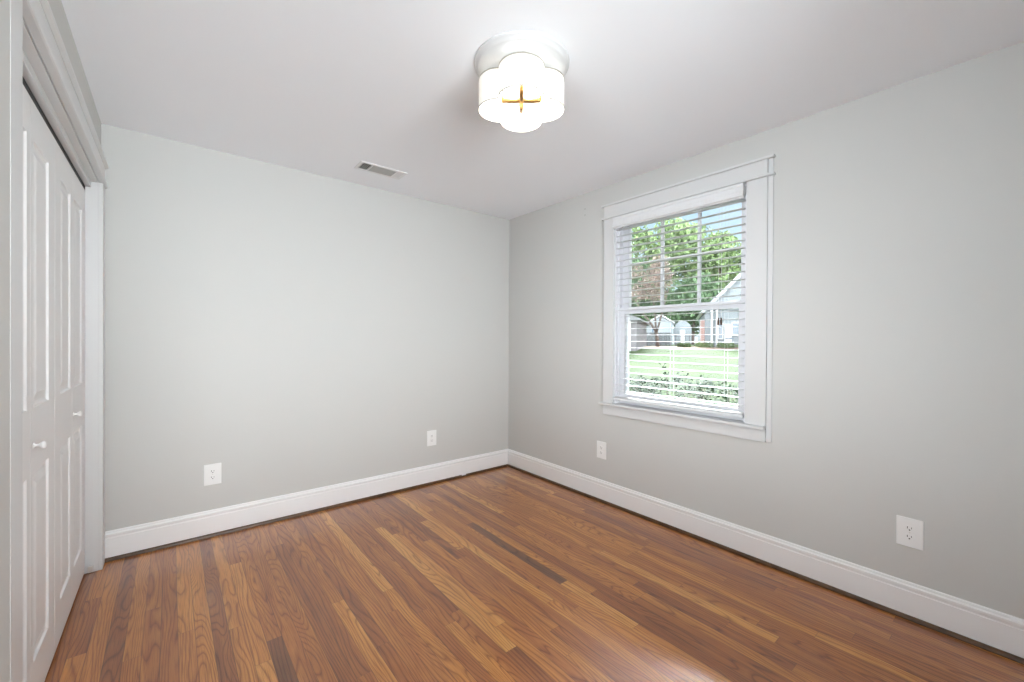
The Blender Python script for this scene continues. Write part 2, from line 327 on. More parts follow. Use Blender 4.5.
# floor: every strip a face of its own inside one floor mesh
def build_floor():
    w = 0.0565; x = -2.241
    while x > -2.98: x -= w
    bm = bmesh.new(); uv = bm.loops.layers.uv.new('plank'); ed = bm.loops.layers.uv.new('edge')
    tn = bm.faces.layers.float_vector.new('tone')
    special = {  # row index from x=-2.241 : list of (y far, y near, tone)
        -1: [(-1.28, -2.3, 0.20)], -2: [(-1.40, -2.2, 0.80)], 4: [(-1.19, -2.4, 0.78)],
        21: [(-0.87, -1.75, 0.10)], 12: [(-0.55, -1.945, 0.92)], 13: [(-0.7, -1.80, 0.80)],
        20: [(-0.9, -1.83, 0.62)], 18: [(-1.82, -2.7, 0.72)], 28: [(-1.67, -2.6, 0.88)], 27: [(-0.5, -1.66, 0.55)],
        35: [(-1.2, -2.46, 0.30)], 22: [(-0.2, -1.9, 0.66)], 3: [(-0.1, -1.7, 0.40)], 2: [(-0.4, -1.8, 0.34)],
        -4: [(0, -1.9, 0.34)], -3: [(0, -1.1, 0.72)], -5: [(0, -1.7, 0.74)], -6: [(0, -1.0, 0.78)], -7: [(0, -2.0, 0.44)],
        23: [(-0.3, -1.4, 0.30)], 25: [(-0.1, -1.1, 0.35)], 8: [(-1.25, -2.6, 0.70)], 9: [(-0.3, -1.5, 0.42)], 11: [(-0.2, -1.6, 0.38)]}
    rnd = random.Random(31)
    while x < 0.0:
        row = round((x + 2.241)/w)
        x1 = min(x + w, 0.0)
        y = 0.0; segs = []
        sps = sorted(special.get(row, []), key=lambda s: -s[0])
        while y > FY:
            if sps and y <= sps[0][0] + 1e-6:
                s = sps.pop(0); segs.append((y, s[1], s[2])); y = s[1]; continue
            ln = rnd.choice((0.45, 0.8, 1.2, 1.6, 2.1)) * rnd.uniform(0.8, 1.2)
            y2 = y - ln
            if sps and y2 < sps[0][0] + 0.25: y2 = sps[0][0]
            t = min(0.90, max(0.30, rnd.gauss(0.55, 0.14)))
            segs.append((y, max(y2, FY), t)); y = y2
        for (a, b, t) in segs:
            b = max(b, FY)
            if a - b < 1e-4: continue
            vs = [bm.verts.new(p) for p in ((x, b, 0), (x1, b, 0), (x1, a, 0), (x, a, 0))]
            f = bm.faces.new(vs); sd_ = rnd.random()
            f[tn] = Vector((t, sd_, rnd.random()**1.6))
            ou = rnd.uniform(0, 3)
            for lp, (uu, vv) in zip(f.loops, ((0, a-b), (x1-x, a-b), (x1-x, 0), (0, 0))):
                lp[uv].uv = (uu, vv + ou); lp[ed].uv = (uu, vv)
        x = x1 if x1 < x + w - 1e-9 else x + w
    me = bpy.data.meshes.new('floor'); 
    bm.to_mesh(me); bm.free(); me.materials.append(M_oak)
    o = bpy.data.objects.new('floor', me); COL.objects.link(o)
    return o
struct(build_floor(), 'glossy oak strip floor in mixed golden and brown tones')
struct(boxes('floor_slab', [((WX-LT, FY, -0.15), (0, 0, -0.004)), ((-3.75, -2.3, -0.15), (WX-LT, 0, -0.004))], M_dark))

# baseboards: flat board with a moulded cap, stained shoe moulding in front
def base_profile(t=0.016, h=0.164):
    return [(0, 0.0), (t, 0.0), (t, h-0.040), (t-0.003, h-0.037), (t-0.003, h-0.030), (t+0.001, h-0.026), (t+0.001, h-0.016),
            (t-0.005, h-0.011), (t-0.006, h-0.004), (t-0.009, h), (0, h)]
def run(name, prof, wall, a, b, material, parent=None):
    bm = bmesh.new()
    if wall == 'back': pr = [(a, -p, z) for p, z in prof]; prism(bm, pr, (a,0,0), (b,0,0))
    elif wall == 'right': pr = [(-p, a, z) for p, z in prof]; prism(bm, pr, (0,a,0), (0,b,0))
    elif wall == 'left': pr = [(WX+p, a, z) for p, z in prof]; prism(bm, pr, (0,a,0), (0,b,0))
    elif wall == 'front': pr = [(a, FY+p, z) for p, z in prof]; prism(bm, pr, (a,0,0), (b,0,0))
    return obj(name, bm, material, parent)
bp_ = base_profile()
bb_ = struct(run('baseboard_back', bp_, 'back', WX+0.018, 0.0, M_trim_lit))
br_ = struct(run('baseboard_right', bp_, 'right', FY, -0.0165, M_trim_lit))
bl_ = struct(run('baseboard_left', bp_, 'left', FY, -1.951, M_trim_lit))
bf_ = struct(run('baseboard_front', bp_, 'front', WX, 0.0, M_trim_lit))
q = 0.0165
shoe = [(q, 0.0), (q+0.013, 0.0), (q+0.013, 0.006), (q+0.011, 0.0125), (q+0.006, 0.017), (q, 0.019)]
run('shoe_moulding', shoe, 'back', WX+0.0185, -0.555, M_shoe, bb_); run('shoe_moulding', shoe, 'back', -0.505, -0.017, M_shoe, bb_)
run('shoe_moulding', shoe, 'right', FY, -0.0305, M_shoe, br_)
boxes('filler_block', [((-0.552, -0.0215, 0.0125), (-0.508, -0.0166, 0.026))], M_trim_lit, bb_, 0.001)
boxes('filler_base', [((-0.554, -0.0255, 0.0), (-0.506, -0.0166, 0.012))], M_shoe, bb_)

# ------------------------------------------------------------------ closet surround and doors
cf = WX + 0.018                                       # casing face
tr = empty('trim_1', (WX, -0.9, 0)); struct(tr, 'white closet casing with stepped head moulding')
def P(name, lst, material=M_trim, parent=tr, bevel=0.0015):
    o = boxes(name, lst, material, None, bevel); o.parent = parent; o.matrix_parent_inverse = Matrix.Translation(-Vector(parent.location)) if parent else Matrix(); return o
P('side_casing', [((WX, CY1, 0), (cf, -0.022, 2.08))])
P('side_casing', [((WX, -1.790, 0), (cf, CY0, 2.08))])
P('jamb', [((WX-0.10, CY1, 0), (WX, CY1+0.019, 2.08))], bevel=0); P('jamb', [((WX-0.10, CY0-0.019, 0), (WX, CY0, 2.08)), ((WX-0.10, CY0, 0), (WX-0.018, CY0+0.095, 2.078))])
P('head_jamb', [((WX-0.10, CY0, 2.078), (WX+0.0, CY1, 2.10)), ((-2.957, CY0, 2.048), (-2.935, CY1, 2.078))])
P('head_bead', [((WX, -1.80, 2.0805), (WX+0.030, -0.012, 2.0985))], bevel=0.006)
P('frieze_board', [((WX, -1.790, 2.0985), (cf, -0.022, 2.188))])
bm = bmesh.new()
cap = [(WX, 2.188), (WX+0.020, 2.188), (WX+0.031, 2.194), (WX+0.031, 2.206), (WX, 2.209)]
prism(bm, [(a, -1.80, z) for a, z in cap], (0,-1.80,0), (0,-0.010,0))
o = obj('head_cap', bm, M_trim); o.parent = tr; o.matrix_parent_inverse = Matrix.Translation(-Vector(tr.location))
P('door_track', [((-2.990, CY0, 2.029), (-2.9575, CY1, 2.0775))], M_slot, bevel=0)  # track coloured near black for the shade in the gap above the doors
# little bracket at the foot of the jamb
P('pivot_bracket', [((-2.945, -0.128, 0.003), (-2.925, -0.1155, 0.035))], M_nickel)

DX = -2.957                                          # door face
def ring(bm, r0, x0, r1, x1):
    (a0, b0, c0, d0), (a1, b1, c1, d1) = r0, r1       # y0,y1,z0,z1
    p0 = [(x0,a0,c0),(x0,b0,c0),(x0,b0,d0),(x0,a0,d0)]; p1 = [(x1,a1,c1),(x1,b1,c1),(x1,b1,d1),(x1,a1,d1)]
    for i in range(4):
        j = (i+1) % 4; bm.faces.new([bm.verts.new(p) for p in (p0[i], p0[j], p1[j], p1[i])])
def shrink(r, d): return (r[0]+d, r[1]-d, r[2]+d, r[3]-d)
def leaf(y0, y1, pans, zb=0.012, zt=2.026, parent=None):
    bm = bmesh.new(); g = 0.0012; y0 += g; y1 -= g
    ys = sorted({y0, y1, *[p[0] for p in pans], *[p[1] for p in pans]}); zs = sorted({zb, zt, *[p[2] for p in pans], *[p[3] for p in pans]})
    for i in range(len(ys)-1):
        for j in range(len(zs)-1):
            c = ((ys[i]+ys[i+1])/2, (zs[j]+zs[j+1])/2)
            if any(p[0] < c[0] < p[1] and p[2] < c[1] < p[3] for p in pans): continue
            bm.faces.new([bm.verts.new(p) for p in ((DX,ys[i],zs[j]),(DX,ys[i+1],zs[j]),(DX,ys[i+1],zs[j+1]),(DX,ys[i],zs[j+1]))])
    for p in pans:
        steps = [(0, 0), (0.004, -0.006), (0.012, -0.0085), (0.020, -0.0085), (0.046, -0.0015)]
        for (d0, x0), (d1, x1) in zip(steps, steps[1:]): ring(bm, shrink(p, d0), DX+x0, shrink(p, d1), DX+x1)
        r = shrink(p, 0.046); x = DX-0.0015
        bm.faces.new([bm.verts.new(v) for v in ((x,r[0],r[2]),(x,r[1],r[2]),(x,r[1],r[3]),(x,r[0],r[3]))])
    B = DX-0.034
    for a, b, c, d in (((DX,y0,zb),(B,y0,zb),(B,y0,zt),(DX,y0,zt)), ((DX,y1,zb),(B,y1,zb),(B,y1,zt),(DX,y1,zt)),
                       ((DX,y0,zb),(DX,y1,zb),(B,y1,zb),(B,y0,zb)), ((DX,y0,zt),(DX,y1,zt),(B,y1,zt),(B,y0,zt)), ((B,y0,zb),(B,y1,zb),(B,y1,zt),(B,y0,zt))):
        bm.faces.new([bm.verts.new(v) for v in (a, b, c, d)])
    bmesh.ops.remove_doubles(bm, verts=bm.verts, dist=1e-5)
    o = obj('door_leaf', bm, M_door); o.parent = parent; o.matrix_parent_inverse = Matrix.Translation(-Vector(parent.location)); return o
def bifold(n, yn, yf, knob_y, label):
    d = empty('door_%d' % n, (DX, (yn+yf)/2, 0)); struct(d, label)
    f = (yn+yf)/2; so_, si = 0.105, 0.042
    for a, b, s0, s1 in ((yn, f, so_, si), (f, yf, si, so_)):
        leaf(a, b, [(a+s0, b-s1, 0.172, 0.805), (a+s0, b-s1, 1.020, 1.900)], parent=d)
    bm = bmesh.new()
    lathe(bm, [(0.009, 0.0), (0.009, 0.002), (0.0045, 0.004), (0.0042, 0.013), (0.008, 0.016), (0.0125, 0.021), (0.0125, 0.025), (0.009, 0.029), (0.002, 0.030)], 24, (DX, knob_y, 0.895), 'X')
    k = obj('knob', bm, M_plate, smooth=True); k.parent = d; k.matrix_parent_inverse = Matrix.Translation(-Vector(d.location)); k['label'] = 'round white knob'
bifold(1, -1.594, -0.858, -1.185, 'white panelled bifold closet door nearer the camera')
bifold(2, -0.856, -0.118, -0.455, 'white panelled bifold closet door next to the back wall')

# ------------------------------------------------------------------ window
wn = empty('window_1', (0, (WY0+WY1)/2, WZ0)); struct(wn, 'white trimmed double hung window with muntins in its upper sash')
def W(name, lst, material=M_trim, bevel=0.0015, parent=wn): return P(name, lst, material, parent, bevel)
W('side_casing', [((-0.020, -1.283, 0.775), (0, -1.192, 2.174))]); W('side_casing', [((-0.020, -2.331, 0.775), (0, -2.222, 2.174))])
W('backing_strip', [((-0.009, -2.357, 0.686), (0, -2.3315, 2.272))]); W('backing_strip', [((-0.009, -1.1915, 0.686), (0, -1.186, 2.272))])
W('head_bead', [((-0.034, -2.368, 2.174), (0, -1.172, 2.190))], bevel=0.005)
W('frieze_board', [((-0.020, -2.331, 2.190), (0, -1.192, 2.272))])
W('head_cap', [((-0.032, -2.366, 2.272), (0, -1.170, 2.288))], bevel=0.004)
W('stool', [((-0.048, -2.331, 0.757), (0.0, -1.168, 0.775)), ((0.0, WY0, 0.757), (0.055, WY1, 0.775))], bevel=0.004)
W('apron', [((-0.020, -2.331, 0.684), (0, -1.192, 0.757))])
W('jamb', [((0, WY0, 0.775), (WT, WY0+0.012, WZ1)), ((0, WY1-0.012, 0.775), (WT, WY1, WZ1)), ((0, WY0, WZ1-0.012), (WT, WY1, WZ1)), ((0.055, WY0, 0.745), (WT+0.04, WY1, 0.775))], M_vinyl)
W('inner_stop', [((0.022, WY1-0.026, 0.775), (0.036, WY1-0.012, 2.16)), ((0.022, WY0+0.012, 0.775), (0.036, WY0+0.026, 2.16))], M_vinyl)
def sash(name, x0, x1, z0, z1, s, top, bot):
    y0, y1 = WY0+0.012, WY1-0.012
    o = W(name, [((x0, y0, z0), (x1, y0+s, z1)), ((x0, y1-s, z0), (x1, y1, z1)), ((x0, y0+s, z0), (x1, y1-s, z0+bot)), ((x0, y0+s, z1-top), (x1, y1-s, z1))], M_vinyl)
    g = boxes('glass_pane', [(((x0+x1)/2-0.0015, y0+s, z0+bot), ((x0+x1)/2+0.0015, y1-s, z1-top))], M_glass); g.parent = o
    return o, (y0+s, y1-s)
sash('lower_sash', 0.036, 0.072, 0.778, 1.497, 0.050, 0.048, 0.072)
up_, (ya, yb) = sash('upper_sash', 0.078, 0.114, 1.452, 2.158, 0.056, 0.045, 0.040)
th = (yb-ya)/3
mu = boxes('muntin', [((0.086, ya+th*k-0.009, 1.492), (0.106, ya+th*k+0.009, 2.113)) for k in (1, 2)] + [((0.087, ya, 1.812), (0.105, yb, 1.830))], M_vinyl)
mu.parent = up_

# second double window, added behind the camera to light the room
w2 = empty('window_2_added', ((VX0+VX1)/2, FY, VZ0)); struct(w2, 'wide white added window in the wall behind the camera')
def W2(name, lst, m=M_trim): return P(name, lst, m, w2, 0.0015)
W2('side_casing', [((VX0-0.09, FY, VZ0), (VX0, FY+0.02, VZ1))]); W2('side_casing', [((VX1, FY, VZ0), (VX1+0.09, FY+0.02, VZ1))])
W2('head_casing', [((VX0-0.09, FY, VZ1), (VX1+0.09, FY+0.02, VZ1+0.11)), ((VX0-0.11, FY, VZ1+0.11), (VX1+0.11, FY+0.04, VZ1+0.126))])
W2('stool', [((VX0-0.11, FY-0.05, VZ0-0.018), (VX1+0.11, FY+0.05, VZ0))]); W2('apron', [((VX0-0.09, FY, VZ0-0.09), (VX1+0.09, FY+0.02, VZ0-0.018))])
for a, b in ((VX0, (VX0+VX1)/2-0.03), ((VX0+VX1)/2+0.03, VX1)):
    for nm, z0_, z1_, y_ in (('lower_sash', VZ0, 1.42, FY-0.07), ('upper_sash', 1.38, VZ1, FY-0.11)):
        f_ = W2(nm, [((a, y_, z0_), (a+0.05, y_+0.035, z1_)), ((b-0.05, y_, z0_), (b, y_+0.035, z1_)), ((a+0.05, y_, z0_), (b-0.05, y_+0.035, z0_+0.05)), ((a+0.05, y_, z1_-0.045), (b-0.05, y_+0.035, z1_))], M_vinyl)
        gg = boxes('glass_pane', [((a+0.05, y_+0.016, z0_+0.05), (b-0.05, y_+0.019, z1_-0.045))], M_glass); gg.parent = f_
W2('mullion', [(((VX0+VX1)/2-0.03, FY-0.14, VZ0), ((VX0+VX1)/2+0.03, FY-0.01, VZ1))], M_vinyl)

# third window, added beside the camera to brighten the right wall
w3 = empty('window_3_added', (WX, (UY0+UY1)/2, UZ0)); struct(w3, 'white added window in the left wall beside the camera')
def W3(name, lst, m=M_trim): return P(name, lst, m, w3, 0.0015)
W3('side_casing', [((WX, UY0-0.09, UZ0), (WX+0.02, UY0, VZ1))]); W3('side_casing', [((WX, UY1, UZ0), (WX+0.02, UY1+0.09, VZ1))])
W3('head_casing', [((WX, UY0-0.09, VZ1), (WX+0.02, UY1+0.09, VZ1+0.11)), ((WX, UY0-0.11, VZ1+0.11), (WX+0.04, UY1+0.11, VZ1+0.126))])
W3('stool', [((WX-0.05, UY0, UZ0-0.018), (WX, UY1, UZ0)), ((WX, UY0-0.11, UZ0-0.018), (WX+0.05, UY1+0.11, UZ0))]); W3('apron', [((WX, UY0-0.09, UZ0-0.09), (WX+0.02, UY1+0.09, UZ0-0.018))])
for nm, z0_, z1_, x_ in (('lower_sash', UZ0, 1.48, WX-0.07), ('upper_sash', 1.44, VZ1, WX-0.11)):
    f_ = W3(nm, [((x_, UY0, z0_), (x_+0.035, UY0+0.05, z1_)), ((x_, UY1-0.05, z0_), (x_+0.035, UY1, z1_)), ((x_, UY0+0.05, z0_), (x_+0.035, UY1-0.05, z0_+0.05)), ((x_, UY0+0.05, z1_-0.045), (x_+0.035, UY1-0.05, z1_))], M_vinyl)
    gg = boxes('glass_pane', [((x_+0.016, UY0+0.05, z0_+0.05), (x_+0.019, UY1-0.05, z1_-0.045))], M_glass); gg.parent = f_

# ------------------------------------------------------------------ window blind
bl = empty('window_blind', (0.0, -1.7515, 0.80))
tag(bl, 'white horizontal slat blind lowered inside the window frame, slats open', 'blind')
def B(name, bm, material, bevel=0.0, smooth=False):
    o = obj(name, bm, material, None, bevel, smooth); o.parent = bl; o.matrix_parent_inverse = Matrix.Translation(-Vector(bl.location)); return o
BY0, BY1 = -2.208, -1.290
bm = bmesh.new()
prism(bm, [(x, BY0-0.003, z) for x, z in ((-0.030, 2.085), (-0.030, 2.089), (-0.042, 2.097), (-0.042, 2.118), (-0.038, 2.122), (-0.038, 2.148), (-0.042, 2.153), (-0.042, 2.168), (-0.020, 2.168), (-0.020, 2.085))], (0, BY0-0.003, 0), (0, BY1+0.003, 0))
B('valance', bm, M_blind, 0.001)
bm = bmesh.new(); box(bm, (-0.0195, BY0, 2.115), (0.0215, BY1, 2.158)); B('headrail', bm, M_blind)
SZ0, SP, NS = 0.828, 0.0462, 28
xs = [-0.019, -0.012, -0.004, 0.005, 0.013, 0.021]
for k in range(NS):
    z = SZ0 + k*SP
    if z > 2.095: break
    if k == 0:
        bm = bmesh.new()
        topc = [(x, z + 0.0012*(1-((x-0.001)/0.022)**2)) for x in xs]
        prism(bm, [(x, BY0, zz+0.0011) for x, zz in topc] + [(x, BY0, zz-0.0011) for x, zz in topc[::-1]], (0, BY0, 0), (0, BY1, 0))
        s0 = B('slat', bm, M_blind)
    else:
        s = s0.copy(); COL.objects.link(s); s.parent = bl; s.matrix_parent_inverse = s0.matrix_parent_inverse.copy(); s.location = (0, 0, k*SP)
bm = bmesh.new(); box(bm, (-0.022, BY0, 0.802), (0.024, BY1, 0.822)); B('bottom_rail', bm, M_blind, 0.004)
for y in (-2.105, -1.7515, -1.398):
    bm = bmesh.new()
    for x in (-0.021, 0.023): tube(bm, [(x, y, 0.815), (x, y, 2.11)], 0.0005, 5)
    for k in range(26): tube(bm, [(-0.021, y, SZ0-0.0020+k*SP), (0.023, y, SZ0-0.0020+k*SP)], 0.0005, 4)
    B('ladder_cord', bm, M_cord)
for dy in (0, -0.017):
    bm = bmesh.new(); tube(bm, [(-0.047, -2.078+dy, 2.09), (-0.047, -2.078+dy, 1.385)], 0.0009, 5); B('pull_cord', bm, M_cord)
    bm = bmesh.new(); lathe(bm, [(0.002, 1.392), (0.004, 1.388), (0.006, 1.368), (0.0075, 1.352), (0.0065, 1.348), (0.001, 1.347)], 14, (-0.047, -2.078+dy, 0)); t_ = B('cord_tassel', bm, M_tassel, smooth=True); t_['label'] = 'dark brown cord tassel'

# ------------------------------------------------------------------ wall outlets
def make_outlet():
    r = empty('wall_outlet')
    bm = bmesh.new(); box(bm, (-0.0455, -0.0055, -0.066), (0.0455, 0, 0.066)); obj('cover_plate', bm, M_plate, r, 0.0028)
    for s in (1, -1):
        bm = bmesh.new(); pts = []
        for k in range(28):
            a = 2*math.pi*k/28; x = 0.0172*math.cos(a); z = 0.0172*math.sin(a); z = max(-0.0135, min(0.0135, z)); pts.append((x, -0.0075, z + s*0.0195))
        v0 = [bm.verts.new(p) for p in pts]; v1 = [bm.verts.new((p[0], -0.004, p[2])) for p in pts]
        bm.faces.new(v0); bm.faces.new(v1[::-1])
        for i in range(28): bm.faces.new([v0[i], v0[(i+1) % 28], v1[(i+1) % 28], v1[i]])
        rc = obj('receptacle', bm, M_plate, r)
        bm = bmesh.new(); zc = s*0.0195
        box(bm, (-0.0082, -0.0079, zc-0.0015), (-0.0058, -0.0070, zc+0.0075)); box(bm, (0.0056, -0.0079, zc-0.0010), (0.0076, -0.0070, zc+0.0065))
        lathe(bm, [(0.0028, -0.0079), (0.0028, -0.0070)], 12, (0, 0, zc-0.0072), 'Y')
        sl = obj('slot', bm, M_slot, rc); sl['label'] = 'dark socket slots'
    bm = bmesh.new(); lathe(bm, [(0.0003, -0.0068), (0.0028, -0.0063), (0.003, -0.005)], 14, (0, 0, 0), 'Y'); obj('screw', bm, M_nickel, r)
    return r
o0 = make_outlet(); G = 'double wall outlets'
spots = [((-2.3985, 0, 0.3885), 0, 'white double outlet on back wall near the closet'),
         ((-0.851, 0, 0.394), 0, 'white double outlet on back wall near the room corner'),
         ((0, -1.168, 0.396), -math.pi/2, 'white double outlet below the left corner of the window'),
         ((0, -2.9235, 0.3885), -math.pi/2, 'white double outlet low on the right wall, nearest the camera')]
for i, (l, rz, lab) in enumerate(spots):
    o = o0 if i == 0 else copy_tree(o0)
    o.location = l; o.rotation_euler = (0, 0, rz); tag(o, lab, 'outlet', G)

# two old plaster screws high on the right wall
for i, z in enumerate((2.315, 2.266)):
    bm = bmesh.new(); lathe(bm, [(0.0005, -0.0022), (0.0055, -0.0012), (0.0065, 0.0)], 16, (0, 0, 0), 'X')
    o = obj('wall_screw', bm, mat('painted_screw', (0.42, 0.43, 0.40), 0.6)); o.location = (0, -0.981, z)
    tag(o, ('upper' if i == 0 else 'lower') + ' of two small painted screws high on wall beside the window', 'screw', 'painted screws beside the window')

# ------------------------------------------------------------------ ceiling vent
vt = empty('ceiling_vent', (-1.458, -0.3725, H)); tag(vt, 'small white rectangular air register with shade-tinted louvres in the ceiling', 'vent')
def V(name, lst, material=M_vent, bevel=0.0):
    o = boxes(name, lst, material, vt, bevel); return o
hx, hy = 0.165, 0.073
V('vent_frame', [((-hx, -hy, -0.006), (hx, -hy+0.018, 0)), ((-hx, hy-0.018, -0.006), (hx, hy, 0)), ((-hx, -hy+0.018, -0.006), (-hx+0.020, hy-0.018, 0)), ((hx-0.020, -hy+0.018, -0.006), (hx, hy-0.018, 0)),
                 ((-0.082, -hy+0.018, -0.006), (-0.075, hy-0.018, 0)), ((0.092, -hy+0.018, -0.006), (0.099, hy-0.018, 0))], M_vent, 0.0015)
V('duct_back', [((-hx+0.019, -hy+0.017, -0.0012), (hx-0.019, hy-0.017, -0.0004))], M_ventdark)  # near-black plate stands for the shade inside the duct
def louvres(name, x0, x1, n, tilt, along, m_=None):
    bm = bmesh.new()
    for k in range(n):
        t = (k+0.5)/n
        if along == 'x':
            y = -hy+0.018 + t*(2*hy-0.036); d = 0.0042
            vs = [(x0, y-d, -0.0058 if tilt > 0 else -0.0016), (x1, y-d, -0.0058 if tilt > 0 else -0.0016), (x1, y+d, -0.0016 if tilt > 0 else -0.0058), (x0, y+d, -0.0016 if tilt > 0 else -0.0058)]
        else:
            x = x0 + t*(x1-x0); d = 0.0045
            a, b = (-0.0058, -0.0016) if tilt > 0 else (-0.0016, -0.0058)
            vs = [(x-d, -hy+0.018, a), (x-d, hy-0.018, a), (x+d, hy-0.018, b), (x+d, -hy+0.018, b)]
        v = [bm.verts.new(p) for p in vs]; w = [bm.verts.new((p[0], p[1], p[2]+0.0007)) for p in vs]
        bm.faces.new(v); bm.faces.new(w[::-1])
        for i in range(4): bm.faces.new([v[i], v[(i+1) % 4], w[(i+1) % 4], w[i]])
    obj(name, bm, m_ or M_vent, vt)
louvres('louvre_bank', -hx+0.020, -0.082, 5, 1, 'y', M_louvre_shade); louvres('louvre_bank', -0.075, 0.092, 8, -1, 'x', M_louvre_shade); louvres('louvre_bank', 0.099, hx-0.020, 5, -1, 'y')

# ------------------------------------------------------------------ ceiling light
cl = empty('ceiling_light', (-1.432, -1.867, H)); tag(cl, 'flush ceiling light with scalloped white fabric drum shade and brass cross', 'ceiling light')
bm = bmesh.new()
lathe(bm, [(0.205, 0), (0.205, -0.006), (0.200, -0.010), (0.194, -0.011), (0.190, -0.018), (0.182, -0.021), (0.174, -0.022), (0.170, -0.027), (0.02, -0.028)], 96)
o = obj('ceiling_medallion', bm, M_trim, cl, smooth=False)
for p in o.data.polygons: p.use_smooth = True
bm = bmesh.new(); lathe(bm, [(0.065, -0.028), (0.065, -0.045), (0.058, -0.05), (0.01, -0.051)], 48); obj('canopy', bm, M_brass, cl, 0.001)
ang0 = math.atan2(-3.2548+1.867, -2.6053+1.432)
D_, RHO = 0.090, 0.094
def outline(off=0.0, n=26):
    """scalloped outline of four lobes"""
    rho = RHO+off; pts = []
    # angle where neighbouring lobes meet
    tt = 0.5*(math.sqrt(2)*D_ + math.sqrt(max(0, 2*D_**2 - 4*(D_**2-rho**2))))
    cx, cy = tt/math.sqrt(2), tt/math.sqrt(2); amax = math.atan2(cy, cx-D_)
    for k in range(4):
        c = ang0 + k*math.pi/2
        for i in range(n+1):
            a = -amax + 2*amax*i/n
            if i == n: continue
            x = D_ + rho*math.cos(a); y = rho*math.sin(a)
            pts.append((x*math.cos(c)-y*math.sin(c), x*math.sin(c)+y*math.cos(c)))
    return pts
def band(name, z0, z1, o_out, o_in, material, smooth=False):
    A, Bn = outline(o_out), outline(o_in); bm = bmesh.new(); n = len(A)
    v = [[bm.verts.new((*p, z)) for p in pts] for pts, z in ((A, z0), (A, z1), (Bn, z1), (Bn, z0))]
    for r in range(4):
        q0, q1 = v[r], v[(r+1) % 4]
        for i in range(n): bm.faces.new([q0[i], q0[(i+1) % n], q1[(i+1) % n], q1[i]])
    return obj(name, bm, material, cl)
ZB, ZT = 2.243-H, 2.368-H
A = outline(0.0); bm = bmesh.new(); v0 = [bm.verts.new((*p, ZB)) for p in A]; v1 = [bm.verts.new((*p, ZT)) for p in A]
for i in range(len(A)): bm.faces.new([v0[i], v0[(i+1) % len(A)], v1[(i+1) % len(A)], v1[i]])
obj('shade', bm, M_shade, cl)
A = outline(-0.010); bm = bmesh.new(); v0 = [bm.verts.new((*p, ZT-0.006)) for p in A]; v1 = [bm.verts.new((*p, ZT-0.003)) for p in A]
bm.faces.new(v0); bm.faces.new(v1[::-1])
for i in range(len(A)): bm.faces.new([v0[i], v0[(i+1) % len(A)], v1[(i+1) % len(A)], v1[i]])
obj('top_baffle', bm, M_trim, cl)  # unseen plate added to cut lamp light spilling onto the ceiling
for z in (ZB, ZT): band('shade_trim', z-0.002, z+0.003, 0.0012, -0.0012, M_shadetrim)
cr_z = ZB + 0.044
for k in range(4):
    a = ang0 + k*math.pi/2; bm = bmesh.new()
    tube(bm, [(0.012*math.cos(a), 0.012*math.sin(a), cr_z), (0.085*math.cos(a), 0.085*math.sin(a), cr_z)], 0.0105, 12)
    tube(bm, [(0.080*math.cos(a), 0.080*math.sin(a), cr_z), (0.080*math.cos(a), 0.080*math.sin(a), cr_z+0.02)], 0.008, 12)
    obj('arm', bm, M_brass, cl, smooth=True)
bm = bmesh.new(); lathe(bm, [(0.004, -0.05), (0.004, cr_z+0.012), (0.014, cr_z+0.008), (0.014, cr_z-0.008), (0.006, cr_z-0.012), (0.010, cr_z-0.022), (0.008, cr_z-0.034), (0.001, cr_z-0.044)], 20); obj('finial', bm, M_brass, cl, smooth=True)
for k in range(4):
    a = ang0 + k*math.pi/2; c = Vector((0.080*math.cos(a), 0.080*math.sin(a), cr_z+0.020))
    bm = bmesh.new(); lathe(bm, [(0.006, 0), (0.011, 0.012), (0.013, 0.024), (0.009, 0.038), (0.003, 0.048)], 16, c); b_ = obj('bulb', bm, M_bulb, cl, smooth=True)
    ld = bpy.data.lights.new('bulb_light', 'POINT'); ld.energy = BULB_W; ld.color = (1, 0.975, 0.95); ld.shadow_soft_size = 0.02
    lo = bpy.data.objects.new('bulb_light', ld); COL.objects.link(lo); lo.parent = cl; lo.location = (0.052*math.cos(a), 0.052*math.sin(a), cr_z+0.05)

# ------------------------------------------------------------------ outdoors
# frame along the line of sight through the window: d metres away, u metres to the side
OC = Vector((-2.605, -3.255, 0)); OF = Vector((0.8746, 0.4848, 0)); OR = Vector((0.4848, -0.8746, 0))
ORZ = math.atan2(OR.y, OR.x)
def at(u, d, z=0.0): return OC + OF*d + OR*u + Vector((0, 0, z))
def gz(d):
    pts = [(2, -0.35), (4, -0.30), (9, 0.35), (14, 0.78), (19, 0.93), (26, 0.86), (60, 0.8), (140, 0.8)]
    for (a, za), (b, zb) in zip(pts, pts[1:]):
        if d <= b: return za + (zb-za)*max(0, (d-a))/(b-a)
    return 0.8
bm = bmesh.new(); ds = [2, 3, 4, 5, 6, 7, 8, 9, 10, 11, 12, 13, 14, 15, 16, 17, 18, 19, 21, 23, 26, 30, 36, 45, 60, 90, 140]
us = [-60, -40, -25, -15, -10, -7, -5, -3.5, -2, -1, 0, 1, 2, 3.5, 5, 7, 10, 15, 25, 40, 60]; grid = []
for d in ds:
    row = []
    for u in us:
        p = at(u, d, gz(d) + 0.02*noise.noise(Vector((u, d, 0))))
        if p.x < WT+0.01: p.x = WT+0.01
        row.append(bm.verts.new(p))
    grid.append(row)
for i in range(len(ds)-1):
    for j in range(len(us)-1): bm.faces.new([grid[i][j], grid[i][j+1], grid[i+1][j+1], grid[i+1][j]])
bmesh.ops.dissolve_degenerate(bm, dist=0.001, edges=bm.edges)
g_ = struct(obj('lawn', bm, M_grass, smooth=True), 'green lawn sloping up from the house')

